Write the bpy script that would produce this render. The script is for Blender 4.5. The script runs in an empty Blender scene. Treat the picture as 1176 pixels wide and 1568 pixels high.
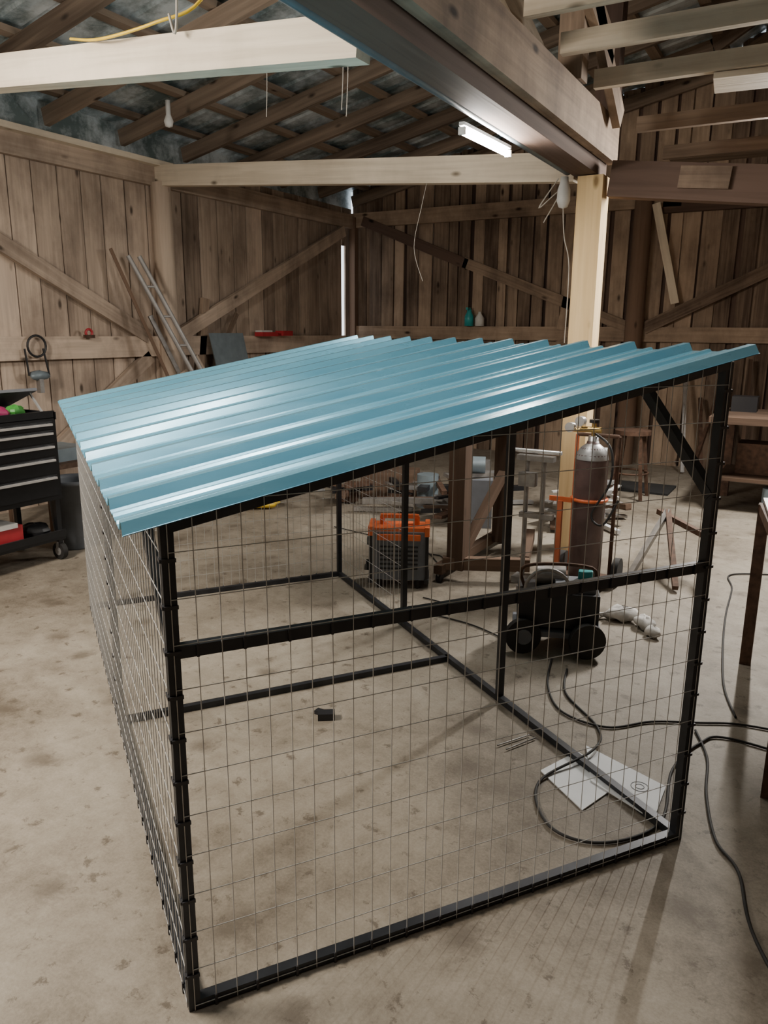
import bpy, math, random
from mathutils import Vector, Matrix
random.seed(7)
D=bpy.data; SC=bpy.context.scene

# ------------------------------------------------------------ materials
def newmat(name):
    m=D.materials.new(name); m.use_nodes=True
    nt=m.node_tree; b=nt.nodes['Principled BSDF']
    return m,nt,b
def simple(name,col,rough=.5,metal=0.,var=.12,scale=12,bump=0.,emit=0,spec=None):
    m,nt,b=newmat(name)
    tc=nt.nodes.new('ShaderNodeTexCoord'); n=nt.nodes.new('ShaderNodeTexNoise')
    n.inputs['Scale'].default_value=scale; n.inputs['Detail'].default_value=6
    nt.links.new(tc.outputs['Object'],n.inputs['Vector'])
    r=nt.nodes.new('ShaderNodeValToRGB')
    r.color_ramp.elements[0].position=.3; r.color_ramp.elements[1].position=.7
    r.color_ramp.elements[0].color=(*[c*(1-var) for c in col],1)
    r.color_ramp.elements[1].color=(*[min(1,c*(1+var)) for c in col],1)
    nt.links.new(n.outputs['Fac'],r.inputs['Fac']); nt.links.new(r.outputs['Color'],b.inputs['Base Color'])
    b.inputs['Roughness'].default_value=rough; b.inputs['Metallic'].default_value=metal
    if spec is not None: b.inputs['Specular IOR Level'].default_value=spec
    if bump:
        bp=nt.nodes.new('ShaderNodeBump'); bp.inputs['Strength'].default_value=bump; bp.inputs['Distance'].default_value=.01
        nt.links.new(n.outputs['Fac'],bp.inputs['Height']); nt.links.new(bp.outputs['Normal'],b.inputs['Normal'])
    if emit:
        b.inputs['Emission Color'].default_value=(*col,1); b.inputs['Emission Strength'].default_value=emit
    return m
def wood(name,dark,light,rough=.8,grain=1.,bump=.25,stain=0.):
    m,nt,b=newmat(name); N=nt.nodes.new; L=nt.links.new
    a=N('ShaderNodeAttribute'); a.attribute_name='gc'
    t=N('ShaderNodeAttribute'); t.attribute_name='tone'
    mp=N('ShaderNodeMapping'); mp.inputs['Scale'].default_value=(28*grain,28*grain,1.3*grain); L(a.outputs['Vector'],mp.inputs['Vector'])
    n1=N('ShaderNodeTexNoise'); n1.inputs['Scale'].default_value=1; n1.inputs['Detail'].default_value=8; n1.inputs['Distortion'].default_value=.6; L(mp.outputs[0],n1.inputs['Vector'])
    mp2=N('ShaderNodeMapping'); mp2.inputs['Scale'].default_value=(3,3,.8); L(a.outputs['Vector'],mp2.inputs['Vector'])
    n2=N('ShaderNodeTexNoise'); n2.inputs['Scale'].default_value=1; n2.inputs['Detail'].default_value=3; L(mp2.outputs[0],n2.inputs['Vector'])
    mp3=N('ShaderNodeMapping'); mp3.inputs['Scale'].default_value=(5,5,2.2); L(a.outputs['Vector'],mp3.inputs['Vector'])
    vo=N('ShaderNodeTexVoronoi'); vo.inputs['Scale'].default_value=1; L(mp3.outputs[0],vo.inputs['Vector'])
    kr=N('ShaderNodeMapRange'); kr.inputs['From Min'].default_value=.05; kr.inputs['From Max'].default_value=.13; L(vo.outputs['Distance'],kr.inputs['Value'])
    s=N('ShaderNodeMath'); s.operation='MULTIPLY_ADD'; L(n1.outputs['Fac'],s.inputs[0]); s.inputs[1].default_value=.55
    s2=N('ShaderNodeMath'); s2.operation='MULTIPLY'; L(n2.outputs['Fac'],s2.inputs[0]); s2.inputs[1].default_value=.5; L(s2.outputs[0],s.inputs[2])
    s3=N('ShaderNodeMath'); s3.operation='MULTIPLY_ADD'; L(t.outputs['Fac'],s3.inputs[0]); s3.inputs[1].default_value=.42; L(s.outputs[0],s3.inputs[2])
    r=N('ShaderNodeValToRGB'); e=r.color_ramp.elements; e[0].position=.42; e[1].position=1.0
    e[0].color=(*dark,1); e[1].color=(*light,1); L(s3.outputs[0],r.inputs['Fac'])
    mx=N('ShaderNodeMix'); mx.data_type='RGBA'; L(kr.outputs[0],mx.inputs[0])
    mx.inputs[6].default_value=(*[c*.5 for c in dark],1); L(r.outputs['Color'],mx.inputs[7])
    col=mx.outputs[2]
    if stain:
        tc=N('ShaderNodeTexCoord'); ms=N('ShaderNodeMapping'); ms.inputs['Scale'].default_value=(1.6,1.6,.9); L(tc.outputs['Object'],ms.inputs['Vector'])
        ns=N('ShaderNodeTexNoise'); ns.inputs['Scale'].default_value=1.4; ns.inputs['Detail'].default_value=7; ns.inputs['Roughness'].default_value=.65; L(ms.outputs[0],ns.inputs['Vector'])
        rs=N('ShaderNodeMapRange'); rs.inputs['From Min'].default_value=.43; rs.inputs['From Max'].default_value=.66; rs.inputs['To Min'].default_value=0; rs.inputs['To Max'].default_value=stain; L(ns.outputs['Fac'],rs.inputs['Value'])
        m2=N('ShaderNodeMix'); m2.data_type='RGBA'; m2.blend_type='MULTIPLY'; L(rs.outputs[0],m2.inputs[0]); L(col,m2.inputs[6]); m2.inputs[7].default_value=(.42,.40,.40,1); col=m2.outputs[2]
    L(col,b.inputs['Base Color']); b.inputs['Roughness'].default_value=rough
    b.inputs['Specular IOR Level'].default_value=.25
    bp=N('ShaderNodeBump'); bp.inputs['Strength'].default_value=bump; bp.inputs['Distance'].default_value=.01
    L(n1.outputs['Fac'],bp.inputs['Height']); L(bp.outputs['Normal'],b.inputs['Normal'])
    return m
M={}
M['wall']=wood('barn_board_light',(.22,.165,.125),(.68,.545,.43),stain=.72)
M['wallb']=wood('barn_board_brown',(.10,.068,.05),(.48,.36,.26),stain=.8)
M['beam']=wood('sawn_beam',(.36,.29,.21),(.82,.72,.57),stain=.25)
M['beamd']=wood('dark_beam',(.035,.022,.018),(.13,.085,.065))
M['raft']=wood('rafter_wood',(.08,.058,.043),(.33,.25,.185))
M['pine']=wood('fresh_pine',(.55,.36,.16),(.88,.67,.38))
M['brown']=wood('brown_lumber',(.06,.038,.026),(.2,.13,.09))
M['log']=wood('log_post',(.18,.13,.10),(.52,.42,.33))
M['frame']=simple('black_steel_frame',(.034,.036,.042),.42,.5,.3)
M['wire']=simple('galvanised_wire',(.50,.50,.49),.42,.3,.08,40)
M['clip']=simple('wire_clip_black',(.03,.03,.035),.5,.2)
M['steel']=simple('bare_steel',(.30,.29,.28),.4,.6,.25,20)
M['galv']=simple('zinc',(.42,.42,.42),.4,.55)
M['dull']=simple('dull_aluminium',(.36,.35,.34),.5,.4)
M['rust']=simple('rusty_steel',(.10,.055,.035),.75,.3,.4,25)
M['black']=simple('black_plastic',(.012,.012,.014),.45)
M['blackm']=simple('black_painted_metal',(.012,.013,.015),.3,.2)
M['rubber']=simple('rubber',(.018,.017,.016),.7)
M['chrome']=simple('chrome',(.75,.75,.75),.25,.6)
M['orange']=simple('orange_plastic',(.75,.16,.05),.45)
M['worng']=simple('faded_orange_paint',(.62,.17,.07),.6)
M['red']=simple('red_paint',(.42,.03,.04),.4)
M['pink']=simple('pink_plastic',(.35,.03,.12),.5)
M['green']=simple('green_plastic',(.06,.3,.05),.5)
M['teal']=simple('teal_plastic',(.02,.32,.33),.4)
M['white']=simple('white_plastic',(.62,.62,.60),.5)
M['paper']=simple('white_cardboard',(.66,.68,.70),.7,0,.05)
M['ink']=simple('printed_grey',(.25,.26,.28),.7)
M['yellow']=simple('yellow_vinyl',(.75,.5,.03),.5)
M['grey']=simple('grey_plastic',(.14,.15,.17),.5)
M['slate']=simple('grey_sheet_metal',(.20,.25,.28),.45,.2)
M['can']=simple('dark_grey_plastic',(.13,.145,.165),.5)
M['pipe']=simple('grey_conduit',(.13,.16,.18),.45,.3)
M['cyl']=simple('maroon_cylinder_paint',(.12,.075,.07),.38,.0,.25)
M['brass']=simple('brass',(.6,.42,.15),.3,.8)
M['cloth']=simple('leather_cloth',(.60,.58,.55),.85,0,.25,18,.4)
M['glow']=simple('tube_glow',(1,.95,.88),.5,emit=330)
M['mat']=simple('black_mat',(.02,.02,.02),.9)
M['cord']=simple('dirty_white_cord',(.40,.37,.32),.7)

def concrete():
    m,nt,b=newmat('concrete_floor'); N=nt.nodes.new; L=nt.links.new
    tc=N('ShaderNodeTexCoord')
    def noise(s,d,dist=0,rg=.6):
        n=N('ShaderNodeTexNoise'); n.inputs['Scale'].default_value=s; n.inputs['Detail'].default_value=d; n.inputs['Distortion'].default_value=dist; n.inputs['Roughness'].default_value=rg
        L(tc.outputs['Object'],n.inputs['Vector']); return n
    a=noise(.9,7,.4,.65); c=noise(7,10,.3,.8); f=noise(110,5,0,.7)
    s=N('ShaderNodeMath'); s.operation='MULTIPLY_ADD'; L(a.outputs['Fac'],s.inputs[0]); s.inputs[1].default_value=.52
    s1=N('ShaderNodeMath'); s1.operation='MULTIPLY_ADD'; L(c.outputs['Fac'],s1.inputs[0]); s1.inputs[1].default_value=.32
    s2=N('ShaderNodeMath'); s2.operation='MULTIPLY'; L(f.outputs['Fac'],s2.inputs[0]); s2.inputs[1].default_value=.16
    L(s2.outputs[0],s1.inputs[2]); L(s1.outputs[0],s.inputs[2])
    r=N('ShaderNodeValToRGB'); e=r.color_ramp.elements; e[0].position=.39; e[0].color=(.12,.098,.072,1); e[1].position=.61; e[1].color=(.35,.312,.255,1)
    x=e.new(.5); x.color=(.245,.212,.167,1)
    L(s.outputs[0],r.inputs['Fac']); col=r.outputs['Color']
    wv=N('ShaderNodeVectorMath'); wv.operation='MULTIPLY_ADD'; L(c.outputs['Color'],wv.inputs[0]); wv.inputs[1].default_value=(.22,.22,0); L(tc.outputs['Object'],wv.inputs[2])
    fl=N('ShaderNodeVectorMath'); fl.operation='MULTIPLY'; L(wv.outputs[0],fl.inputs[0]); fl.inputs[1].default_value=(1,1,0)
    for sc,lo,hi,amt in ((1.7,.03,.13,.35),(4.5,.035,.09,.25),(11,.05,.10,.45)):
        v=N('ShaderNodeTexVoronoi'); v.voronoi_dimensions='2D'; v.inputs['Scale'].default_value=sc; L(fl.outputs[0],v.inputs['Vector'])
        mr=N('ShaderNodeMapRange'); mr.inputs['From Min'].default_value=lo; mr.inputs['From Max'].default_value=hi; mr.inputs['To Min'].default_value=amt; L(v.outputs['Distance'],mr.inputs['Value'])
        mx=N('ShaderNodeMix'); mx.data_type='RGBA'; L(mr.outputs[0],mx.inputs[0]); mx.inputs[6].default_value=(.09,.07,.05,1); L(col,mx.inputs[7]); col=mx.outputs[2]
    L(col,b.inputs['Base Color'])
    b.inputs['Roughness'].default_value=.6; b.inputs['Specular IOR Level'].default_value=.35
    bp=N('ShaderNodeBump'); bp.inputs['Strength'].default_value=.2; bp.inputs['Distance'].default_value=.01; L(f.outputs['Fac'],bp.inputs['Height']); L(bp.outputs['Normal'],b.inputs['Normal'])
    return m
M['concrete']=concrete()
def roofblue():
    m,nt,b=newmat('blue_painted_steel'); N=nt.nodes.new; L=nt.links.new
    tc=N('ShaderNodeTexCoord'); mp=N('ShaderNodeMapping'); mp.inputs['Scale'].default_value=(1,6,6); L(tc.outputs['Object'],mp.inputs['Vector'])
    n=N('ShaderNodeTexNoise'); n.inputs['Scale'].default_value=3; n.inputs['Detail'].default_value=8; L(mp.outputs[0],n.inputs['Vector'])
    r=N('ShaderNodeValToRGB'); e=r.color_ramp.elements; e[0].position=.3; e[1].position=.7; e[0].color=(.15,.44,.61,1); e[1].color=(.20,.51,.67,1)
    L(n.outputs['Fac'],r.inputs['Fac']); L(r.outputs['Color'],b.inputs['Base Color'])
    mr=N('ShaderNodeMapRange'); mr.inputs['To Min'].default_value=.20; mr.inputs['To Max'].default_value=.34; L(n.outputs['Fac'],mr.inputs['Value']); L(mr.outputs[0],b.inputs['Roughness'])
    b.inputs['Metallic'].default_value=.35; b.inputs['Specular IOR Level'].default_value=1.0
    b.inputs['Coat Weight'].default_value=.8; b.inputs['Coat Roughness'].default_value=.14
    return m
M['roofblue']=roofblue()
def tin():
    m,nt,b=newmat('barn_roof_tin'); N=nt.nodes.new; L=nt.links.new
    tc=N('ShaderNodeTexCoord'); n=N('ShaderNodeTexNoise'); n.inputs['Scale'].default_value=2.0; n.inputs['Detail'].default_value=8; n.inputs['Roughness'].default_value=.7; L(tc.outputs['Object'],n.inputs['Vector'])
    r=N('ShaderNodeValToRGB'); e=r.color_ramp.elements; e[0].position=.42; e[1].position=.60; e[0].color=(.15,.20,.20,1); e[1].color=(.68,.76,.80,1)
    L(n.outputs['Fac'],r.inputs['Fac']); L(r.outputs['Color'],b.inputs['Base Color']); b.inputs['Metallic'].default_value=.15; b.inputs['Roughness'].default_value=.45
    return m
M['tin']=tin()

# ------------------------------------------------------------ builder
class B:
    def __init__(s): s.v=[];s.f=[];s.m=[];s.sm=[];s.gc=[];s.tone=[];s.slots=[]
    def _mi(s,k):
        if k not in s.slots: s.slots.append(k)
        return s.slots.index(k)
    def add(s,vs,fs,mat,gc=None,smooth=False,tone=None):
        o=len(s.v); mi=s._mi(mat); t=random.random() if tone is None else tone
        off=Vector((random.uniform(0,50),random.uniform(0,50),random.uniform(0,50)))
        s.v+=[Vector(v) for v in vs]
        g=gc if gc else vs
        s.gc+=[Vector(a)+off for a in g]; s.tone+=[t]*len(vs)
        for f in fs: s.f.append([i+o for i in f]); s.m.append(mi); s.sm.append(smooth)
    @staticmethod
    def fr(p0,p1,up=(0,0,1)):
        p0=Vector(p0);p1=Vector(p1);z=(p1-p0);l=z.length;z=z/l
        u=Vector(up)
        if abs(z.dot(u))>.98:u=Vector((1,0,0)) if abs(z.x)<.9 else Vector((0,1,0))
        x=z.cross(u).normalized();y=x.cross(z).normalized()
        return p0,x,y,z,l
    def beam(s,p0,p1,w,h,mat,up=(0,0,1),tone=None):
        p,x,y,z,l=s.fr(p0,p1,up);vs=[];gc=[]
        for k in (0,l):
            for a,b in ((-1,-1),(1,-1),(1,1),(-1,1)):
                vs.append(p+x*a*w/2+y*b*h/2+z*k);gc.append((a*w/2,b*h/2,k))
        s.add(vs,[(3,2,1,0),(4,5,6,7),(0,1,5,4),(1,2,6,5),(2,3,7,6),(3,0,4,7)],mat,gc,tone=tone)
    def box(s,c,size,mat,rz=0,tone=None):
        c=Vector(c);d=Vector((math.cos(rz),math.sin(rz),0))*size[0]/2
        s.beam(c-d,c+d,size[1],size[2],mat,tone=tone)
    def cyl(s,p0,p1,r0,mat,r1=None,n=14,cap=True,smooth=True,tone=None):
        r1=r0 if r1 is None else r1
        p,x,y,z,l=s.fr(p0,p1);vs=[];gc=[]
        for k,r in ((0,r0),(l,r1)):
            for i in range(n):
                a=2*math.pi*i/n;vs.append(p+x*math.cos(a)*r+y*math.sin(a)*r+z*k);gc.append((math.cos(a)*r,math.sin(a)*r,k))
        fs=[(i,(i+1)%n,n+(i+1)%n,n+i) for i in range(n)]
        s.add(vs,fs,mat,gc,smooth,tone)
        if cap:
            t=s.tone[-1]
            s.add(vs[:n],[tuple(range(n))[::-1]],mat,gc[:n],tone=t); s.add(vs[n:],[tuple(range(n))],mat,gc[n:],tone=t)
    def lathe(s,c,prof,mat,n=20,ax=(0,0,1)):
        p,x,y,z,l=s.fr(c,Vector(c)+Vector(ax));vs=[]
        for r,h in prof:
            for i in range(n):
                a=2*math.pi*i/n;vs.append(p+x*math.cos(a)*r+y*math.sin(a)*r+z*h)
        fs=[]
        for j in range(len(prof)-1):
            for i in range(n): fs.append((j*n+i,j*n+(i+1)%n,(j+1)*n+(i+1)%n,(j+1)*n+i))
        s.add(vs,fs,mat,None,True)
    def tube(s,pts,r,mat,n=6,smooth=True,res=6):
        P=[Vector(p) for p in pts]
        if res>1 and len(P)>2:
            Q=[]
            for i in range(len(P)-1):
                a=P[max(i-1,0)];b=P[i];c=P[i+1];d=P[min(i+2,len(P)-1)]
                for k in range(res):
                    t=k/res
                    Q.append(.5*((2*b)+(c-a)*t+(2*a-5*b+4*c-d)*t*t+(3*b-a-3*c+d)*t**3))
            Q.append(P[-1]);P=Q
        vs=[];x=None
        for i,p in enumerate(P):
            z=(P[min(i+1,len(P)-1)]-P[max(i-1,0)]).normalized()
            if x is None:
                x=z.cross(Vector((0,0,1)))
                if x.length<.1:x=z.cross(Vector((1,0,0)))
            x=(x-z*x.dot(z)).normalized();y=z.cross(x)
            for k in range(n):
                a=2*math.pi*k/n;vs.append(p+x*math.cos(a)*r+y*math.sin(a)*r)
        fs=[]
        for j in range(len(P)-1):
            for i in range(n):fs.append((j*n+i,j*n+(i+1)%n,(j+1)*n+(i+1)%n,(j+1)*n+i))
        s.add(vs,fs,mat,None,smooth)
    def ring(s,c,ax,R,r,mat,n=20,m=8):
        p,x,y,z,l=s.fr(c,Vector(c)+Vector(ax));vs=[];fs=[]
        for i in range(n):
            a=2*math.pi*i/n;d=x*math.cos(a)+y*math.sin(a)
            for j in range(m):
                b=2*math.pi*j/m;vs.append(p+d*(R+r*math.cos(b))+z*r*math.sin(b))
        for i in range(n):
            for j in range(m):fs.append((i*m+j,((i+1)%n)*m+j,((i+1)%n)*m+(j+1)%m,i*m+(j+1)%m))
        s.add(vs,fs,mat,None,True)
    def blob(s,c,sz,mat,n=12,m=8,jit=.12,rz=0):
        vs=[];fs=[];c=Vector(c);ph=[random.uniform(0,6) for _ in range(4)]
        for j in range(m+1):
            th=math.pi*j/m
            for i in range(n):
                a=2*math.pi*i/n;k=1+jit*(math.sin(3*a+ph[0]+2*th)+math.sin(5*a+ph[1]-3*th)*.6)
                q=Vector((math.sin(th)*math.cos(a)*sz[0]*k,math.sin(th)*math.sin(a)*sz[1]*k,math.cos(th)*sz[2]*k))
                vs.append(c+Matrix.Rotation(rz,3,'Z')@q)
        for j in range(m):
            for i in range(n):fs.append((j*n+i,(j+1)*n+i,(j+1)*n+(i+1)%n,j*n+(i+1)%n))
        s.add(vs,fs,mat,None,True)
    def poly(s,pts,th,mat,tone=None):
        n=len(pts);top=[Vector(p)+Vector((0,0,th)) for p in pts];bot=[Vector(p) for p in pts]
        fs=[tuple(range(n,2*n)),tuple(range(n))[::-1]]+[(i,(i+1)%n,n+(i+1)%n,n+i) for i in range(n)]
        s.add(bot+top,fs,mat,tone=tone)
    def done(s,name,loc=(0,0,0),rz=0,bevel=0):
        me=D.meshes.new(name);me.from_pydata([tuple(v) for v in s.v],[],s.f)
        for k in s.slots: me.materials.append(M[k])
        me.polygons.foreach_set('material_index',s.m);me.polygons.foreach_set('use_smooth',s.sm)
        a=me.attributes.new('gc','FLOAT_VECTOR','POINT');a.data.foreach_set('vector',[c for v in s.gc for c in v])
        t=me.attributes.new('tone','FLOAT','POINT');t.data.foreach_set('value',s.tone)
        me.update()
        o=D.objects.new(name,me);SC.collection.objects.link(o);o.location=loc;o.rotation_euler=(0,0,rz)
        if bevel:
            md=o.modifiers.new('bevel','BEVEL');md.width=bevel;md.segments=2;md.limit_method='ANGLE'
        return o

XR=9.5; YF=-13.5
# ------------------------------------------------------------ floor
b=B(); b.add([(-.3,YF-.3,0),(XR+.3,YF-.3,0),(XR+.3,.3,0),(-.3,.3,0),(-.3,YF-.3,-.2),(XR+.3,YF-.3,-.2),(XR+.3,.3,-.2),(-.3,.3,-.2)],[(0,1,2,3),(7,6,5,4),(0,4,5,1),(1,5,6,2),(2,6,7,3),(3,7,4,0)],'concrete'); b.done('floor')

def roofz(x):
    if x<=4.7: return 3.3+.21*x
    if x<=7.2: return 3.3+.21*4.7+.6*(x-4.7)
    return roofz(7.2)-.6*(x-7.2)
# ------------------------------------------------------------ walls (board & batten)
b=B(); y=YF
edges=[]
while y<-.45:
    y1=min(y+random.uniform(.2,.3),-.26)
    if y1>-.45: y1=-.26
    edges.append((y,y1)); y=y1
edges.append((-.17,0))
for y,y1 in edges:
    b.beam((-.03+random.uniform(-.004,.004),(y+y1)/2,0),(-.03+random.uniform(-.004,.004),(y+y1)/2,3.22),y1-y-random.uniform(.008,.022),.025,'wall',up=(1,0,0))
    if y<-.3 : b.beam((-.058,y,0),(-.058,y,3.22),.09,.02,'beamd',up=(1,0,0),tone=0)
b.beam((-.03,-.215,0),(-.03,-.215,1.38),.085,.025,'wall',up=(1,0,0)); b.beam((-.03,-.215,2.72),(-.03,-.215,3.22),.085,.025,'wall',up=(1,0,0))
Y=lambda p,q,w,h,m='wall',t=None,x=.03:b.beam((x,p[0],p[1]),(x,q[0],q[1]),w,h,m,up=(1,0,0),tone=t)
Y((YF,1.4),(-.27,1.4),.2,.05,'wall',.9)
Y((YF,3.04),(0,3.04),.18,.06,'wall',.5)
Y((YF,3.15),(-3.6,3.15),.05,.16,'beam',.8,.07)
Y((-7.2,3.08),(-3.98,1.50),.14,.05,'wall',.3,.045)
Y((-3.95,1.3),(-5.6,.2),.13,.05,'wall',.5)
Y((-3.5,1.52),(-.3,2.9),.14,.05,'wall',.8,.045)
Y((-3.4,.1),(-3.1,1.9),.1,.05,'wallb',.5)
Y((-2.85,1.45),(-2.65,1.75),.05,.03,'wallb',.2,.09)
b.cyl((.1,-3.72,0),(.08,-3.72,2.98),.11,'log',.10,n=16,tone=.9)
b.cyl((.1,-9.5,0),(.08,-9.5,3.0),.12,'log',.105,n=16)
b.done('wall_left')

b=B(); x=0
while x<XR:
    w=random.uniform(.12,.22); g=random.choice([.008,.02,.04,.055]); x1=min(x+w,XR); xm=(x+x1)/2; t=random.uniform(0,1)**1.1
    lean=random.uniform(-.014,.014)
    b.beam((xm+lean,.03+random.uniform(-.006,.006),0),(xm-lean,.03,roofz(xm)+.17),x1-x-.004,.025,'wallb',up=(0,-1,0),tone=t)
    b.beam((x1+g/2,.075,0),(x1+g/2,.075,roofz(x1)+.17),g+.11,.02,random.choice(['beamd','beamd','wallb']),up=(0,-1,0),tone=random.random())
    x=x1+g
X=lambda p,q,w,h,m='wallb',t=None,y=-.03:b.beam((p[0],y,p[1]),(q[0],y,q[1]),w,h,m,up=(0,-1,0),tone=t)
X((0,1.55),(XR,1.55),.17,.05,'wallb',.8)
X((0,3.06),(4.4,3.06),.19,.06,'wallb',.9)
X((4.2,3.0),(XR,3.0),.2,.06,'beamd',.9)
X((.2,3.05),(1.8,2.42),.13,.04,'beamd',1,-.05)
X((1.75,2.45),(3.95,1.62),.13,.04,'wallb',.5,-.05)
X((4.14,3.0),(4.44,1.9),.09,.03,'beam',1,-.12)
X((4.1,1.62),(6.9,3.0),.14,.05,'wallb',.1,-.05)
X((3.1,1.6),(3.25,2.6),.1,.04,'wallb',.9,-.05)
X((0.0,.25),(3.2,1.45),.12,.04,'wallb',.4,-.05)
b.beam((.05,-.05,0),(.05,-.05,3.1),.09,.09,'brown',tone=1)
b.cyl((4.0,-.12,0),(4.0,-.1,3.1),.11,'brown',.10,n=14,tone=1)
b.done('wall_back')

for nm,pa,pb,up in (('wall_right',(XR+.03,YF),(XR+.03,0),(1,0,0)),('wall_front',(0,YF-.03),(XR,YF-.03),(0,1,0))):
    b=B(); n=44; P=Vector(pa);Q=Vector(pb)
    for i in range(n):
        c=P.lerp(Q,(i+.5)/n); h=roofz(c.x)+.15 if nm=='wall_front' else roofz(XR)+.15
        b.beam((c.x,c.y,0),(c.x,c.y,h),(Q-P).length/n,.03,'wallb',up=up)
    b.done(nm)

# ------------------------------------------------------------ roof
b=B()
def sheet(x0,x1,mat):
    yy=YF-.3;prof=[(0,0),(.09,0),(.11,.018),(.135,.018),(.155,0)];vs=[];pts=[]
    while yy<.3:
        for a,h in prof: pts.append((yy+a,h))
        yy+=.2286
    for yv,h in pts:
        for xx in (x0,x1): vs.append((xx,yv,roofz(xx)+.17+h))
    b.add(vs,[(2*i,2*i+2,2*i+3,2*i+1) for i in range(len(pts)-1)],mat)
sheet(-.35,4.7,'tin');sheet(4.7,7.2,'tin');sheet(7.2,XR+.3,'tin')
b.add([(-.06,YF,3.2),(-.06,0.06,3.2),(-.06,0.06,roofz(0)+.25),(-.06,YF,roofz(0)+.25)],[(0,1,2,3)],'tin')
y=YF+.35
while y<0:
    for xa,xb in ((0.02,4.7),(4.7,7.2),(7.2,XR)):
        b.beam((xa,y,roofz(xa)+.01),(xb,y,roofz(xb)+.01),.05,.14,'raft',tone=random.uniform(.0,.8))
    y+=.82
xx=.25
while xx<XR-.1:
    b.beam((xx,YF,roofz(xx)+.115),(xx,0,roofz(xx)+.115),.1,.045,'raft',tone=random.uniform(.4,1)); xx+=.56
b.done('ceiling')

# ------------------------------------------------------------ big timber
b=B()
b.beam((4.50,YF,2.82),(4.50,-4.05,2.76),.16,.34,'beamd',tone=1)
b.beam((4.62,YF,2.85),(4.62,-4.05,2.81),.06,.26,'wallb',tone=.8)
b.beam((4.50,-9,4.05),(4.50,-5.2,2.95),.08,.14,'beam',tone=.1)
b.beam((4.60,-5.0,2.95),(4.60,-5.0,4.1),.12,.14,'wallb',tone=.3)
b.beam((4.60,-4.2,2.95),(4.60,-4.2,4.1),.12,.14,'beamd',tone=.5)
b.beam((4.70,-6.2,4.1),(4.70,-4.3,2.9),.05,.14,'wallb',tone=.4)
b.beam((4.70,-7.6,4.1),(4.70,-4.6,3.2),.05,.16,'wallb',tone=.6)
b.done('girder')
b=B()
b.beam((4.54,-4.2,0),(4.54,-4.2,2.585),.17,.17,'pine',tone=.7)
b.done('support_post')
b=B(); b.beam((0.02,-3.72,3.05),(4.40,-4.12,2.67),.09,.19,'beam',tone=.75); b.done('tie_beam')
b=B(); b.beam((0.02,-6.72,3.08),(4.34,-6.84,2.68),.10,.16,'beam',tone=.9)
b.done('tie_beam')
b=B(); b.beam((4.66,-4.2,2.56),(XR,-4.15,2.0),.12,.22,'beamd',tone=1)
b.beam((5.1,-4.27,2.53),(5.4,-4.27,2.50),.02,.13,'wallb',tone=.1); b.done('tie_beam')
b=B()
for yv,t in ((-7.2,.7),(-6.5,.6),(-5.95,.8),(-5.4,.9),(-4.75,1),(-3.6,.7),(-2.6,.5),(-1.5,.5)):
    b.beam((4.66,yv,3.02),(XR,yv+.05,3.02),.05,.10,'beam' if yv<-4 else 'raft',tone=t*.4)
b.box((6.9,-2.2,3.09),(4.6,.25,.03),'raft'); b.box((6.9,-1.9,3.09),(4.6,.25,.03),'raft'); b.box((6.9,-1.2,3.09),(4.6,.25,.03),'raft')
b.box((5.9,-4.55,2.95),(1.2,.3,.03),'beam',.1,tone=.5)
b.done('loft_joists')
b=B()
b.cyl((4.39,YF,2.66),(4.39,-4.3,2.62),.028,'pipe',n=12)
b.done('conduit_pipe')

# ------------------------------------------------------------ lamps
def tubelamp(p,q,nm='tube_light',st='glow'):
    b=B();P=Vector(p);Q=Vector(q);d=(Q-P).normalized()
    b.beam(P+Vector((0,0,.033)),Q+Vector((0,0,.033)),.03,.016,'white')
    b.cyl(P+d*.015,Q-d*.015,.018,st,n=12)
    b.beam(P,P+d*.015,.036,.036,'white');b.beam(Q-d*.015,Q,.036,.036,'white')
    return b.done(nm)
tubelamp((4.325,-5.88,2.55),(4.355,-5.30,2.545))
def area(name,loc,rot,sx,sy,e,col=(1,.91,.80)):
    l=D.lights.new(name,'AREA');l.shape='RECTANGLE';l.size=sx;l.size_y=sy;l.energy=e;l.color=col
    o=D.objects.new(name,l);SC.collection.objects.link(o);o.location=loc;o.rotation_euler=rot;return o
area('shop_light',(4.95,-8.5,3.0),(0,0,0),.12,1.3,34,(1,.96,.9))
area('shop_light',(2.4,-9.3,2.9),(math.radians(25),math.radians(-35),0),.4,1.6,200,(1,.90,.78))
area('shop_light',(5.72,-3.1,2.75),(math.radians(-35),0,0),.05,1.2,210,(1,.95,.88))
def pt(name,loc,e,r,col=(1,.91,.80)):
    l=D.lights.new(name,'POINT');l.energy=e;l.shadow_soft_size=r;l.color=col
    o=D.objects.new(name,l);SC.collection.objects.link(o);o.location=loc;return o
pt('fill_lamp',(3.0,-9.8,2.5),30,.12)
pt('fill_lamp',(1.9,-8.3,2.5),72,.10)  # unseen fill light added to brighten ceiling, near tie beam and left wall
w=D.worlds.new('overcast_sky');SC.world=w;w.use_nodes=True
w.node_tree.nodes['Background'].inputs[0].default_value=(.85,.92,1,1);w.node_tree.nodes['Background'].inputs[1].default_value=3

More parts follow.
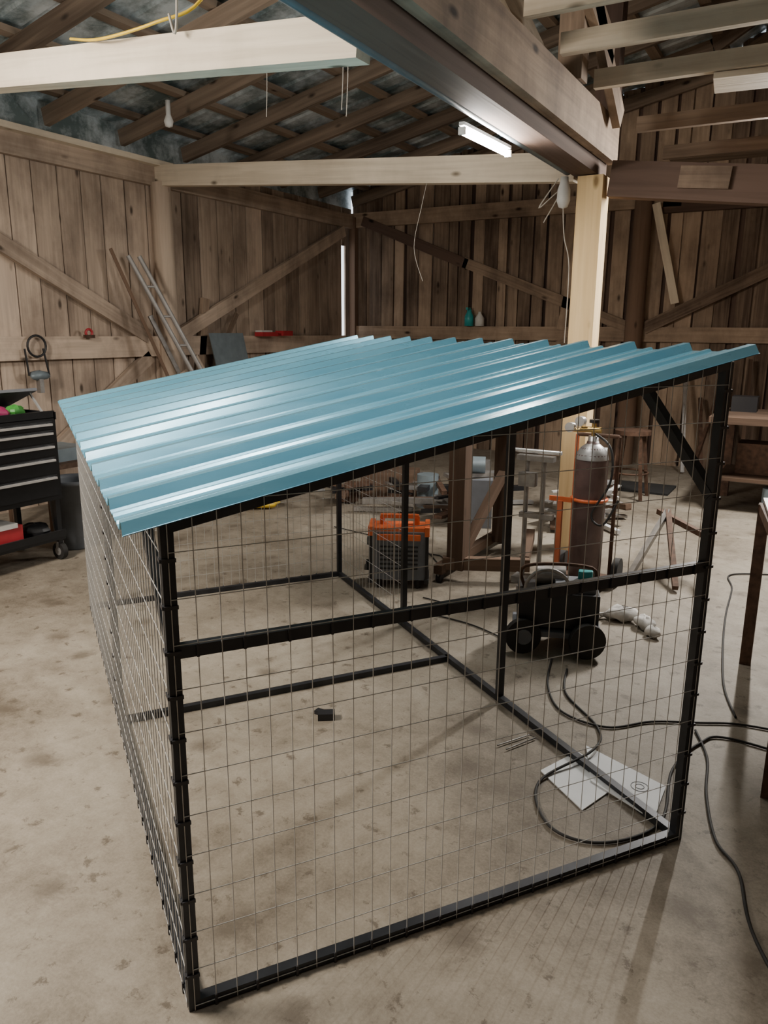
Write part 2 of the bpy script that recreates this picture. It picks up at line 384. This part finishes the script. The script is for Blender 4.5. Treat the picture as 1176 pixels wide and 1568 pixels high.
# ------------------------------------------------------------ kennel
W,Lk,hm,h1,h2=1.527,2.935,.911,1.193,1.50
pa,pb=1.023,1.977; s=.027
def zt(x): return h1+(h2-h1)*x/W
b=B()
F='frame'
def post(x,y,z1): b.beam((x,y,0),(x,y,z1),s,s,F)
for (x,y) in ((0,0),(W,0),(0,Lk),(W,Lk)): post(x,y,zt(x))
post(0,1.48,h1); post(W,pa,h2); post(W,pb,h2)
z=s/2
b.beam((0,0,z),(W,0,z),s,s,F);b.beam((0,Lk,z),(W,Lk,z),s,s,F)
b.beam((0,0,z),(0,Lk,z),s,s,F);b.beam((W,0,z),(W,Lk,z),s,s,F);b.beam((0,1.48,z),(W,1.48,z),s,s,F)
b.beam((0,0,hm),(W,0,hm),s,s,F)
b.beam((0,0,h1),(W,0,h2),.03,.04,F);b.beam((0,Lk,h1),(W,Lk,h2),.03,.04,F)
b.beam((0,0,h1),(0,Lk,h1),s,s,F);b.beam((W,0,h2),(W,Lk,h2),s,s,F)
b.beam((0,1.48,h1),(W,1.48,h2),s,s,F)
b.beam((0,0,hm),(0,.42,h1),.025,.025,F); b.beam((W,0,1.12),(W,.40,h2),.03,.03,F)
b.beam((0,Lk,hm),(0,Lk-.4,h1),.025,.025,F)
wr=.0012
def wire(p,q): b.cyl(p,q,wr,'wire',n=5,cap=False)
def panel(o,d,ln,ztop0,ztop1,off):
    o=Vector((o[0]+off[0],o[1]+off[1],0));d=Vector((d[0],d[1],0))
    n=int(round(ln/.0508))
    for i in range(n+1):
        t=ln*i/n; zz=ztop0+(ztop1-ztop0)*t/ln
        p=o+d*t; wire(p+Vector((0,0,.003)),p+Vector((0,0,zz)))
    z=.015
    while z<max(ztop0,ztop1):
        a,c=0,ln
        if z>ztop0: a=ln*(z-ztop0)/(ztop1-ztop0)
        wire(o+d*a+Vector((0,0,z)),o+d*c+Vector((0,0,z))); z+=.1016
def clips(o,d,ln,z,off,step=.1016):
    o=Vector((o[0]+off[0],o[1]+off[1],z));d=Vector((d[0],d[1],0));t=.05
    while t<ln:
        p=o+d*t; b.beam(p-Vector((0,0,.013)),p+Vector((0,0,.016)),.007,.006,'clip'); t+=step
def vclips(x,y,z1,off):
    z=.1
    while z<z1:
        b.box((x+off[0],y+off[1],z),(.03 if off[1] else .006,.006 if off[1] else .03,.008),'clip');z+=.1016
e=.0155
panel((0,0),(1,0),W,h1,h2,(0,-e)); clips((0,0),(1,0),W,hm,(0,-e)); clips((0,0),(1,0),W,s/2,(0,-e))
vclips(0,0,h1,(0,-e));vclips(W,0,h2,(0,-e))
panel((0,0),(0,1),Lk,h1,h1,(-e,0)); clips((0,0),(0,1),Lk,s/2,(-e,0)); vclips(0,0,h1,(-e,0));vclips(0,1.48,h1,(-e,0))
panel((0,Lk),(1,0),W,h1,h2,(0,e)); clips((0,Lk),(1,0),W,s/2,(0,e))
panel((W,pb),(0,1),Lk-pb,h2,h2,(e,0))
x0,x1=-.092,W+.018; y0,y1=-.09,Lk-.04; th=.0015
pr=[];yy=y0
while yy<y1-.05:
    for a,h in ((0,0),(.004,.0),(.018,.022),(.042,.022),(.056,0),(.098,0),(.105,.006),(.116,.006),(.123,0),(.162,0),(.169,.006),(.180,.006),(.187,0)):
        if yy+a<=y1: pr.append((yy+a,h))
    yy+=.2286
vs=[]
for yv,h in pr:
    for xv in (x0,x1): vs.append((xv,yv,zt(xv)+.022+h))
n0=len(vs)
vs+=[(x,y,z-th) for x,y,z in vs]
fs=[(2*i,2*i+1,2*i+3,2*i+2) for i in range(len(pr)-1)]
fs+=[(n0+2*i,n0+2*i+2,n0+2*i+3,n0+2*i+1) for i in range(len(pr)-1)]
b.add(vs,fs,'roofblue')
yy=y0+.08
while yy<y1:
    for xv in (.0,W*.5,W*.985):
        b.cyl((xv,yy,zt(xv)+.022),(xv,yy,zt(xv)+.029),.006,'roofblue',n=6)
    yy+=.2286
kennel=b.done('dog_kennel',(4.9286,-8.5887,0),math.atan2(.81411,.58071))

# ------------------------------------------------------------ tool cart
b=B()
cx0,cx1,cy0,cy1=1.08,1.58,-7.1,-6.30; cxm=(cx0+cx1)/2;cym=(cy0+cy1)/2
b.box((cxm,cym,.71),(cx1-cx0,cy1-cy0,.56),'blackm')
z=.46
for hgt in (.15,.12,.09,.09,.06):
    b.box((cx1+.008,cym,z+hgt/2),(.016,cy1-cy0-.06,hgt-.012),'blackm')
    b.box((cx1+.028,cym,z+hgt-.022),(.022,cy1-cy0-.1,.014),'chrome'); z+=hgt
for yy in (cy0,cy1):
    b.beam((cxm-.2,yy,1.0),(cxm+.25,yy,1.0),.02,.05,'blackm')
b.box((cx0+.01,cym,1.02),(.02,cy1-cy0,.08),'blackm'); b.box((cx1-.01,cym,1.01),(.02,cy1-cy0,.05),'blackm')
b.beam((cx0+.02,cym,1.05),(cx0+.34,cym,1.17),cy1-cy0,.02,'grey')
b.beam((cx1-.1,cy1-.02,1.02),(cx0+.28,cy1-.02,1.15),.012,.012,'chrome')
for x in (cx0+.03,cx1-.03):
    for yy in (cy0+.03,cy1-.03):
        b.beam((x,yy,.12),(x,yy,.44),.035,.035,'blackm')
        b.cyl((x,yy-.018,.06),(x,yy+.018,.06),.06,'rubber'); b.cyl((x,yy-.02,.06),(x,yy+.02,.06),.03,'galv'); b.beam((x,yy,.06),(x,yy,.13),.05,.02,'galv')
b.box((cxm,cym,.16),(cx1-cx0,cy1-cy0,.03),'blackm')
b.box((cx1,cym,.19),(.015,cy1-cy0,.05),'blackm')
b.box((cxm+.12,cym-.05,.24),(.2,.3,.13),'red');b.box((cxm+.12,cym-.05,.31),(.22,.22,.03),'white');b.blob((cxm+.12,cy1-.15,.22),(.1,.1,.05),'black')
b.blob((cxm+.12,cy1-.2,1.04),(.05,.06,.04),'green');b.blob((cxm+.15,cy1-.34,1.04),(.06,.06,.04),'pink');b.blob((cxm+.05,cy1-.52,1.04),(.09,.07,.05),'red')
b.done('tool_chest_cart',bevel=.003)
b=B()
b.lathe((1.36,-6.04,0),[(0,.01),(.14,.0),(.145,.01),(.175,.48),(.19,.48),(.19,.51),(.175,.51),(.17,.48),(.14,.03),(0,.03)],'can',n=28)
b.done('trash_can')
b=B()
for x in (.5,1.0):
    for yy in (-5.95,-4.9): b.beam((x,yy,0),(x,yy,.52),.05,.05,'brown')
b.box((.75,-5.43,.54),(.62,1.2,.04),'brown')
b.box((.8,-5.75,.61),(.35,.4,.1),'slate');b.cyl((.95,-5.3,.56),(.95,-5.3,.68),.05,'white',.06)
b.box((.6,-5.1,.63),(.3,.3,.14),'grey')
b.done('low_workbench')

# ------------------------------------------------------------ things by the left wall
b=B()
p0=Vector((.80,-3.35,.02));p1=Vector((.14,-4.25,2.25));sd=Vector((.04,.10,0))
b.cyl(p0,p1,.022,'dull');b.cyl(p0+sd,p1+sd,.022,'dull')
for i in range(1,8):
    q=p0.lerp(p1,i/8);b.cyl(q,q+sd,.012,'dull',n=8)
b.done('narrow_ladder')
b=B()
b.beam((.66,-3.75,.02),(.1,-4.42,2.3),.06,.03,'brown',tone=.6);b.beam((.5,-3.34,.02),(.12,-4.0,1.7),.05,.04,'steel')
b.cyl((.62,-3.32,.02),(.28,-3.75,1.15),.045,'log');b.cyl((.78,-3.15,.02),(.3,-3.58,1.3),.03,'log')
b.done('leaning_poles')
b=B()
b.beam((.5,-2.90,0.02),(.14,-2.90,1.53),.56,.012,'slate',up=(1,0,0))
b.done('sheet_metal_panel')
b=B()
b.box((.12,-2.15,1.52),(.12,.3,.05),'red');b.box((.12,-1.8,1.53),(.12,.2,.06),'red');b.box((.12,-2.2,1.555),(.1,.2,.02),'white')
b.done('red_toolbox')
b=B()
b.ring((.1,-5.3,1.42),(1,0,0),.09,.01,'black');b.blob((.1,-5.3,1.17),(.04,.10,.04),'slate');b.beam((.1,-5.4,1.17),(.1,-5.42,1.4),.012,.012,'black');b.beam((.1,-5.2,1.17),(.1,-5.24,1.4),.012,.012,'black')
b.box((.1,-5.3,1.08),(.05,.04,.12),'steel')
b.done('hanging_chain_hoist')
b=B(); b.ring((.1,-4.74,1.53),(1,0,0),.035,.012,'red');b.box((.1,-4.74,1.5),(.04,.1,.03),'rust'); b.done('hanging_clamp')
b=B()
b.lathe((1.87,-.1,1.64),[(0,0),(.06,0),(.06,.12),(.03,.18),(.03,.21),(0,.21)],'teal');b.box((1.87,-.13,1.86),(.03,.1,.03),'teal');b.done('spray_bottle')
b=B();b.lathe((2.02,-.1,1.64),[(0,0),(.06,0),(.06,.10),(.02,.16),(.02,.18),(0,.18)],'white');b.done('white_bottle')

# ------------------------------------------------------------ welder near kennel
b=B()
wx,wy=3.84,-5.58;rz=.45
b.box((wx,wy,.21),(.34,.19,.31),'grey',rz)
b.box((wx,wy,.375),(.32,.18,.03),'orange',rz)
d=Vector((math.cos(rz),math.sin(rz),0));n=Vector((-math.sin(rz),math.cos(rz),0))
for sg in (-1,1):
    c=Vector((wx,wy,.21))+d*sg*.175
    b.box(c,(.02,.21,.35),'black',rz); b.box(c+Vector((0,0,.16)),(.03,.22,.06),'orange',rz); b.box(c-Vector((0,0,.16)),(.03,.22,.03),'black',rz)
for sg in (-1,1):
    for k in range(6): b.box(Vector((wx,wy,.13+k*.028))+n*sg*.097,(.24,.006,.012),'black',rz)
    b.box(Vector((wx,wy,.33))+n*sg*.097,(.27,.008,.04),'orange',rz)
b.beam(Vector((wx,wy,.445))-d*.12,Vector((wx,wy,.445))+d*.12,.03,.025,'orange')
for sg in(-1,1): b.beam(Vector((wx,wy,.38))+d*sg*.11,Vector((wx,wy,.445))+d*sg*.11,.025,.025,'orange')
for k in (-.05,.05): b.cyl(Vector((wx,wy,.12))-d*.18+n*k,Vector((wx,wy,.12))-d*.215+n*k,.02,'rubber')
b.cyl(Vector((wx,wy,.28))-d*.18,Vector((wx,wy,.28))-d*.205,.028,'galv')
for a in (-.12,.12):
    for c in (-.08,.08): b.cyl(Vector((wx,wy,0))+d*a+n*c,Vector((wx,wy,.06))+d*a+n*c,.015,'rubber')
b.done('stick_welder',bevel=.004)

b=B()
for x,y in ((4.13,-5.32),(4.13,-4.55)):
    b.beam((x,y,.08),(x,y,.93),.11,.11,'brown')
b.beam((4.13,-5.32,.93),(4.13,-4.5,.93),.1,.1,'brown');b.beam((4.05,-5.45,.09),(4.05,-4.3,.09),.06,.06,'brown')
b.beam((4.05,-5.38,.12),(4.55,-5.14,.12),.06,.08,'brown');b.beam((4.13,-5.2,.2),(4.2,-4.75,.62),.05,.06,'brown')
b.beam((4.5,-5.1,.12),(4.3,-4.4,.12),.06,.08,'brown')
for p in ((4.05,-5.42),(4.5,-5.14),(4.05,-4.33)): b.cyl((p[0]-.015,p[1],.03),(p[0]+.015,p[1],.03),.03,'rubber');b.beam((p[0],p[1],.03),(p[0],p[1],.1),.05,.012,'galv')
b.done('timber_stand')

# ------------------------------------------------------------ gas cylinder trolley
b=B()
gx,gy=4.87,-5.02
b.lathe((gx,gy,.06),[(0,0),(.09,0),(.100,.02),(.100,.74),(.095,.79),(.07,.83),(.04,.85),(.035,.87),(0,.87)],'cyl',n=28)
b.lathe((gx,gy,.82),[(.101,0),(.094,.035),(.07,.07),(.045,.09),(.032,.10),(.03,.14),(0,.14)],'galv',n=24)
b.cyl((gx,gy,.94),(gx,gy,1.04),.014,'brass');b.cyl((gx-.07,gy-.02,1.0),(gx+.05,gy-.02,1.0),.018,'brass')
b.cyl((gx-.07,gy-.02,1.05),(gx-.075,gy-.06,1.05),.03,'chrome');b.cyl((gx-.13,gy-.02,1.01),(gx-.135,gy-.06,1.01),.03,'chrome')
b.cyl((gx-.13,gy,.99),(gx-.06,gy,.99),.012,'brass');b.cyl((gx,gy,1.04),(gx,gy,1.06),.03,'black')
for k in (-.13,.13):
    b.cyl((gx+k,gy+.12,.05),(gx+k,gy+.12,.95),.012,'worng' if k<0 else 'rust');b.cyl((gx+k*1.5,gy+.12,.09),(gx+k*1.2,gy+.12,.09),.09,'rubber',n=20)
b.cyl((gx-.13,gy+.12,.95),(gx+.13,gy+.12,.95),.012,'rust')
b.box((gx,gy,.05),(.28,.28,.015),'rust')
b.ring((gx,gy,.57),(0,0,1),.106,.011,'orange',n=24)
b.beam((gx-.22,gy-.1,.57),(gx-.08,gy-.1,.57),.012,.03,'orange')
b.beam((gx-.15,gy-.1,.08),(gx-.15,gy-.1,.56),.03,.03,'worng')
b.tube([(gx,gy,.98),(gx+.12,gy-.05,.9),(gx+.14,gy-.08,.7),(gx+.05,gy-.115,.5),(gx+.13,gy-.15,.45),(gx+.2,gy-.1,.6)],.007,'rubber')
b.done('gas_cylinder_trolley')
b=B()
ox,oy=4.60,-5.42
for k in (0,.1): b.cyl((ox+k,oy,.02),(ox+k,oy,.84),.014,'steel')
b.box((ox+.05,oy,.86),(.22,.06,.03),'steel');b.box((ox+.07,oy,.52),(.20,.05,.03),'steel');b.box((ox+.05,oy,.12),(.2,.1,.04),'steel')
b.beam((ox-.05,oy-.1,.02),(ox+.15,oy+.1,.02),.04,.04,'steel');b.beam((ox-.05,oy+.1,.02),(ox+.15,oy-.1,.02),.04,.04,'steel')
b.box((ox+.02,oy-.04,.74),(.1,.05,.08),'steel');b.cyl((ox-.1,oy,.90),(ox+.2,oy,.90),.012,'chrome')
b.done('pipe_stand')

b=B()
mx,my=5.0,-6.02
b.box((mx,my,.22),(.40,.22,.18),'black',.35);b.box((mx,my,.10),(.44,.26,.03),'grey',.35)
b.cyl((mx-.12,my-.17,.09),(mx-.1,my-.2,.09),.09,'rubber',n=24);b.cyl((mx-.1,my-.2,.09),(mx-.098,my-.205,.09),.04,'grey')
b.cyl((mx+.18,my-.08,.09),(mx+.2,my-.11,.09),.09,'rubber',n=24);b.cyl((mx+.05,my+.16,.09),(mx+.06,my+.13,.09),.09,'rubber',n=24)
b.ring((mx-.02,my-.11,.32),(.35,-.94,0),.11,.010,'steel');b.box((mx+.08,my+.02,.33),(.2,.14,.05),'grey',.35)
b.tube([(mx-.15,my-.07,.3),(mx-.15,my-.07,.42),(mx+.15,my+.06,.42),(mx+.15,my+.06,.3)],.010,'rust')
b.cyl((mx-.12,my+.0,.36),(mx+.02,my+.05,.36),.05,'steel')
b.box((mx+.12,my+.06,.38),(.07,.05,.04),'teal',.2)
b.box((mx-.05,my-.12,.2),(.12,.02,.1),'steel',.35)
b.done('portable_compressor',bevel=.004)

# ------------------------------------------------------------ scrap and clutter
b=B()
for i in range(60):
    x=random.uniform(2.1,3.7);y=random.uniform(-4.2,-3.0)+(x-1.8)*.05;z=random.uniform(.02,.22);a=random.uniform(0,3.1);l=random.uniform(.15,.6)
    d=Vector((math.cos(a),math.sin(a),random.uniform(-.1,.1)))*l/2;p=Vector((x,y,z+abs(d.z)))
    b.beam(p-d,p+d,random.uniform(.02,.09),random.uniform(.01,.05),random.choice(['steel','rust','galv','brown','black','steel']))
b.box((2.5,-3.3,.13),(.5,.4,.26),'brown',.3);b.box((3.3,-3.2,.2),(.3,.35,.4),'steel',.2);b.cyl((3.0,-3.5,0),(3.0,-3.5,.3),.1,'slate');b.cyl((2.3,-3.75,.02),(2.3,-3.75,.1),.09,'rust')
b.box((3.6,-3.9,.2),(.35,.3,.4),'grey',.4);b.box((3.6,-3.9,.42),(.45,.12,.03),'steel',.8)
b.cyl((3.45,-3.95,.5),(3.7,-3.85,.5),.07,'slate')
b.done('scrap_metal_pile')
b=B();
for i in range(36):
    x=random.uniform(4.22,4.7);y=random.uniform(-3.7,-2.9);z=random.uniform(.015,.28);a=random.uniform(0,3.1);l=random.uniform(.12,.4)
    d=Vector((math.cos(a),math.sin(a),random.uniform(-.2,.2)))*l/2;p=Vector((x,y,z+abs(d.z)))
    b.beam(p-d,p+d,random.uniform(.02,.12),random.uniform(.008,.04),random.choice(['steel','galv','paper','steel','white','steel','brown']))
b.blob((4.3,-3.2,.25),(.16,.16,.2),'cloth');b.box((4.3,-2.9,.28),(.3,.3,.56),'paper',.2)
b.done('offcut_pile')
b=B();b.blob((1.70,-4.35,.05),(.2,.16,.05),'yellow',jit=.1);b.done('yellow_tarp')
b=B()
b.beam((5.1,-4.8,.03),(5.22,-4.25,.38),.035,.035,'steel');b.beam((5.4,-4.85,.03),(5.22,-4.25,.38),.035,.035,'rust')
b.beam((5.15,-4.2,.36),(5.5,-4.5,.30),.035,.035,'rust');b.beam((5.5,-4.5,.30),(5.58,-4.95,.02),.035,.035,'rust')
b.done('steel_sawhorse_legs')
b=B()
b.blob((5.22,-5.5,.04),(.09,.06,.04),'cloth',jit=.18,rz=.4);b.blob((5.36,-5.56,.035),(.08,.05,.035),'cloth',jit=.18,rz=-.9);b.blob((5.42,-5.66,.03),(.05,.035,.03),'cloth',jit=.1,rz=-.8)
for k in range(4): b.tube([(5.18-.02*k,-5.48-.02*k,.03),(5.12-.02*k,-5.53-.01*k,.02),(5.10-.015*k,-5.58,.012)],.011,'cloth')
b.done('leather_gloves')
b=B();b.box((4.52,-1.6,.01),(.62,.5,.02),'mat');b.done('floor_mat')
b=B()
for k in ((-.15,-.15),(.15,-.15),(-.15,.15),(.15,.15)): b.beam((4.5+k[0],-2.1+k[1],0),(4.5+k[0]*.6,-2.1+k[1]*.6,.62),.03,.03,'rust')
b.cyl((4.5,-2.1,.62),(4.5,-2.1,.66),.17,'rust',n=20);b.ring((4.5,-2.1,.25),(0,0,1),.17,.01,'rust')
b.done('shop_stool')
b=B()
for x in (5.3,7.2):
    for y in (-2.3,-1.5): b.beam((x,y,0),(x,y,.80),.08,.08,'rust')
b.box((6.25,-1.9,.83),(2.1,1.0,.06),'brown',tone=0);b.box((6.25,-1.9,.3),(1.9,.8,.03),'brown',tone=0)
b.cyl((5.7,-2.1,.99),(6.1,-2.05,1.02),.1,'black');b.box((5.9,-2.07,.91),(.12,.16,.1),'slate');b.cyl((5.66,-2.1,.99),(5.70,-2.1,.99),.13,'black',n=20)
b.blob((6.3,-1.9,.94),(.25,.2,.12),'black');b.box((5.42,-1.7,.93),(.22,.2,.14),'black')
b.box((5.6,-1.9,.46),(.35,.3,.28),'rust');b.box((6.1,-1.9,.42),(.4,.4,.22),'black');b.cyl((5.8,-2.2,.02),(5.8,-2.2,.24),.12,'slate')
b.done('workbench')
b=B()
for i in range(7):
    x=4.75+.1*i;b.beam((x,-.5,.02),(x+random.uniform(-.2,.2),-.12,random.uniform(.6,1.3)),.04,.03,random.choice(['rust','brown','steel']))
b.done('leaning_offcuts')
b=B()
for x,y in ((5.88,-5.77),(6.06,-6.94),(6.9,-5.6),(7.05,-6.8)):
    b.beam((x,y,0),(x,y,.80),.05,.05,'rust')
for p,q in (((5.88,-5.77),(6.06,-6.94)),((6.9,-5.6),(7.05,-6.8)),((5.88,-5.77),(6.9,-5.6)),((6.06,-6.94),(7.05,-6.8))):
    b.beam((*p,.78),(*q,.78),.045,.045,'rust')
b.box((6.47,-6.28,.815),(1.05,1.25,.015),'steel',.13)
b.done('steel_work_stand')

b=B();b.poly([(5.40,-7.0,.002),(5.32,-7.2,.002),(5.52,-7.36,.002),(5.60,-7.12,.002)],.004,'paper')
b.poly([(5.42,-6.95,.007),(5.74,-7.08,.007),(5.74,-7.30,.007),(5.50,-7.18,.007)],.004,'paper')
b.ring((5.66,-7.13,.0115),(0,0,1),.03,.0015,'ink');b.ring((5.66,-7.13,.0115),(0,0,1),.015,.0015,'ink')
b.done('cardboard_sheets')
b=B();b.box((4.42,-7.27,.015),(.07,.045,.03),'black',.6);b.box((4.37,-7.25,.008),(.03,.03,.016),'black');b.done('steel_offcut')
b=B();b.tube([(5.12,-7.12,.008),(5.2,-6.98,.008),(5.23,-6.99,.008),(5.16,-7.13,.008)],.003,'steel',res=1);b.done('wire_bracket')
b=B();b.cyl((2.85,-8.35,.004),(2.95,-8.28,.004),.003,'rubber');b.done('loose_nail')
def cable(pts,name='power_cable',r=.005,mat='rubber'):
    b=B();b.tube([(p[0],p[1],p[2] if len(p)>2 else r+.002) for p in pts],r,mat,n=8,res=8);return b.done(name)
cable([(5.05,-6.22),(5.12,-6.5),(5.25,-6.72),(5.45,-6.76),(5.6,-6.62),(5.77,-6.53),(5.95,-6.45),(6.3,-6.42)])
cable([(5.15,-6.3),(5.22,-6.55),(5.42,-6.78),(5.46,-7.0,.03),(5.34,-7.28),(5.45,-7.5),(5.62,-7.5),(5.76,-7.3),(5.74,-6.95),(5.8,-6.7),(5.9,-6.6),(6.3,-6.65)])
cable([(5.77,-6.6),(5.84,-6.8),(5.87,-7.05),(5.93,-7.3),(6.01,-7.43),(6.08,-7.7),(6.3,-8.1)])
cable([(5.9,-6.4),(5.82,-6.1),(5.76,-5.6),(5.72,-5.1),(5.7,-4.6),(5.66,-4.3),(5.9,-4.15)])
cable([(4.1,-5.75),(4.3,-5.8),(4.1,-5.95),(4.5,-6.0),(4.75,-6.1)],r=.004)
cable([(3.6,-5.3),(3.5,-5.0),(3.8,-4.9),(3.9,-5.1),(3.6,-4.8),(3.2,-4.7),(2.7,-4.6)],r=.004)
b=B();b.tube([(2.6,-6.78,2.97),(2.95,-6.9,2.88),(3.3,-6.9,2.89),(3.48,-6.8,2.98),(3.6,-6.7,3.3)],.007,'yellow');b.done('yellow_extension_cord')
b=B();b.tube([(3.4,-6.92,2.9),(3.43,-6.92,2.82),(3.45,-6.92,2.95),(3.44,-6.9,3.3)],.006,'cord');b.done('hanging_strap')
b=B()
for x,y,z,l in ((3.05,-5.0,3.5,.5),(3.1,-5.02,3.5,.55),(2.5,-5.1,3.5,.5)):
    b.tube([(x,y,z),(x+.01,y,z-l*.5),(x-.01,y+.01,z-l)],.003,'cord',res=4)
b.tube([(3.2,-4.0,2.75),(3.22,-4.15,2.5),(3.16,-4.15,2.2),(3.24,-4.15,1.95)],.002,'cord')
b.done('hanging_twine')
b=B()
b.tube([(4.33,-4.3,2.58),(4.2,-4.3,2.4),(4.36,-4.33,2.5),(4.25,-4.33,2.3)],.004,'cord')
b.lathe((4.38,-4.33,2.38),[(0,0),(.03,.01),(.045,.05),(.042,.12),(.03,.16),(.025,.2),(0,.2)],'white',n=18)
b.tube([(4.38,-4.33,2.4),(4.40,-4.33,2.2),(4.44,-4.31,2.0),(4.44,-4.31,1.5)],.004,'cord')
b.done('lamp_socket')
b=B();b.lathe((1.0,-4.5,3.22),[(0,0),(.03,.01),(.04,.05),(.02,.1),(.02,.21),(0,.21)],'white',n=14);b.done('light_bulb')

# ------------------------------------------------------------ camera
cd=D.cameras.new('camera');co=D.objects.new('camera',cd);SC.collection.objects.link(co)
r=Vector((.86789518,.49668942,.00758843));u=Vector((-.12129182,.19707714,.97285605));f=Vector((-.4817118,.84525749,-.23128667))
m=Matrix(((r.x,u.x,-f.x,6.0605),(r.y,u.y,-f.y,-9.6765),(r.z,u.z,-f.z,1.5766),(0,0,0,1)))
co.matrix_world=m
cd.sensor_fit='VERTICAL';cd.sensor_height=24;cd.lens=24*1170.9/1568;cd.clip_start=.05
SC.camera=co
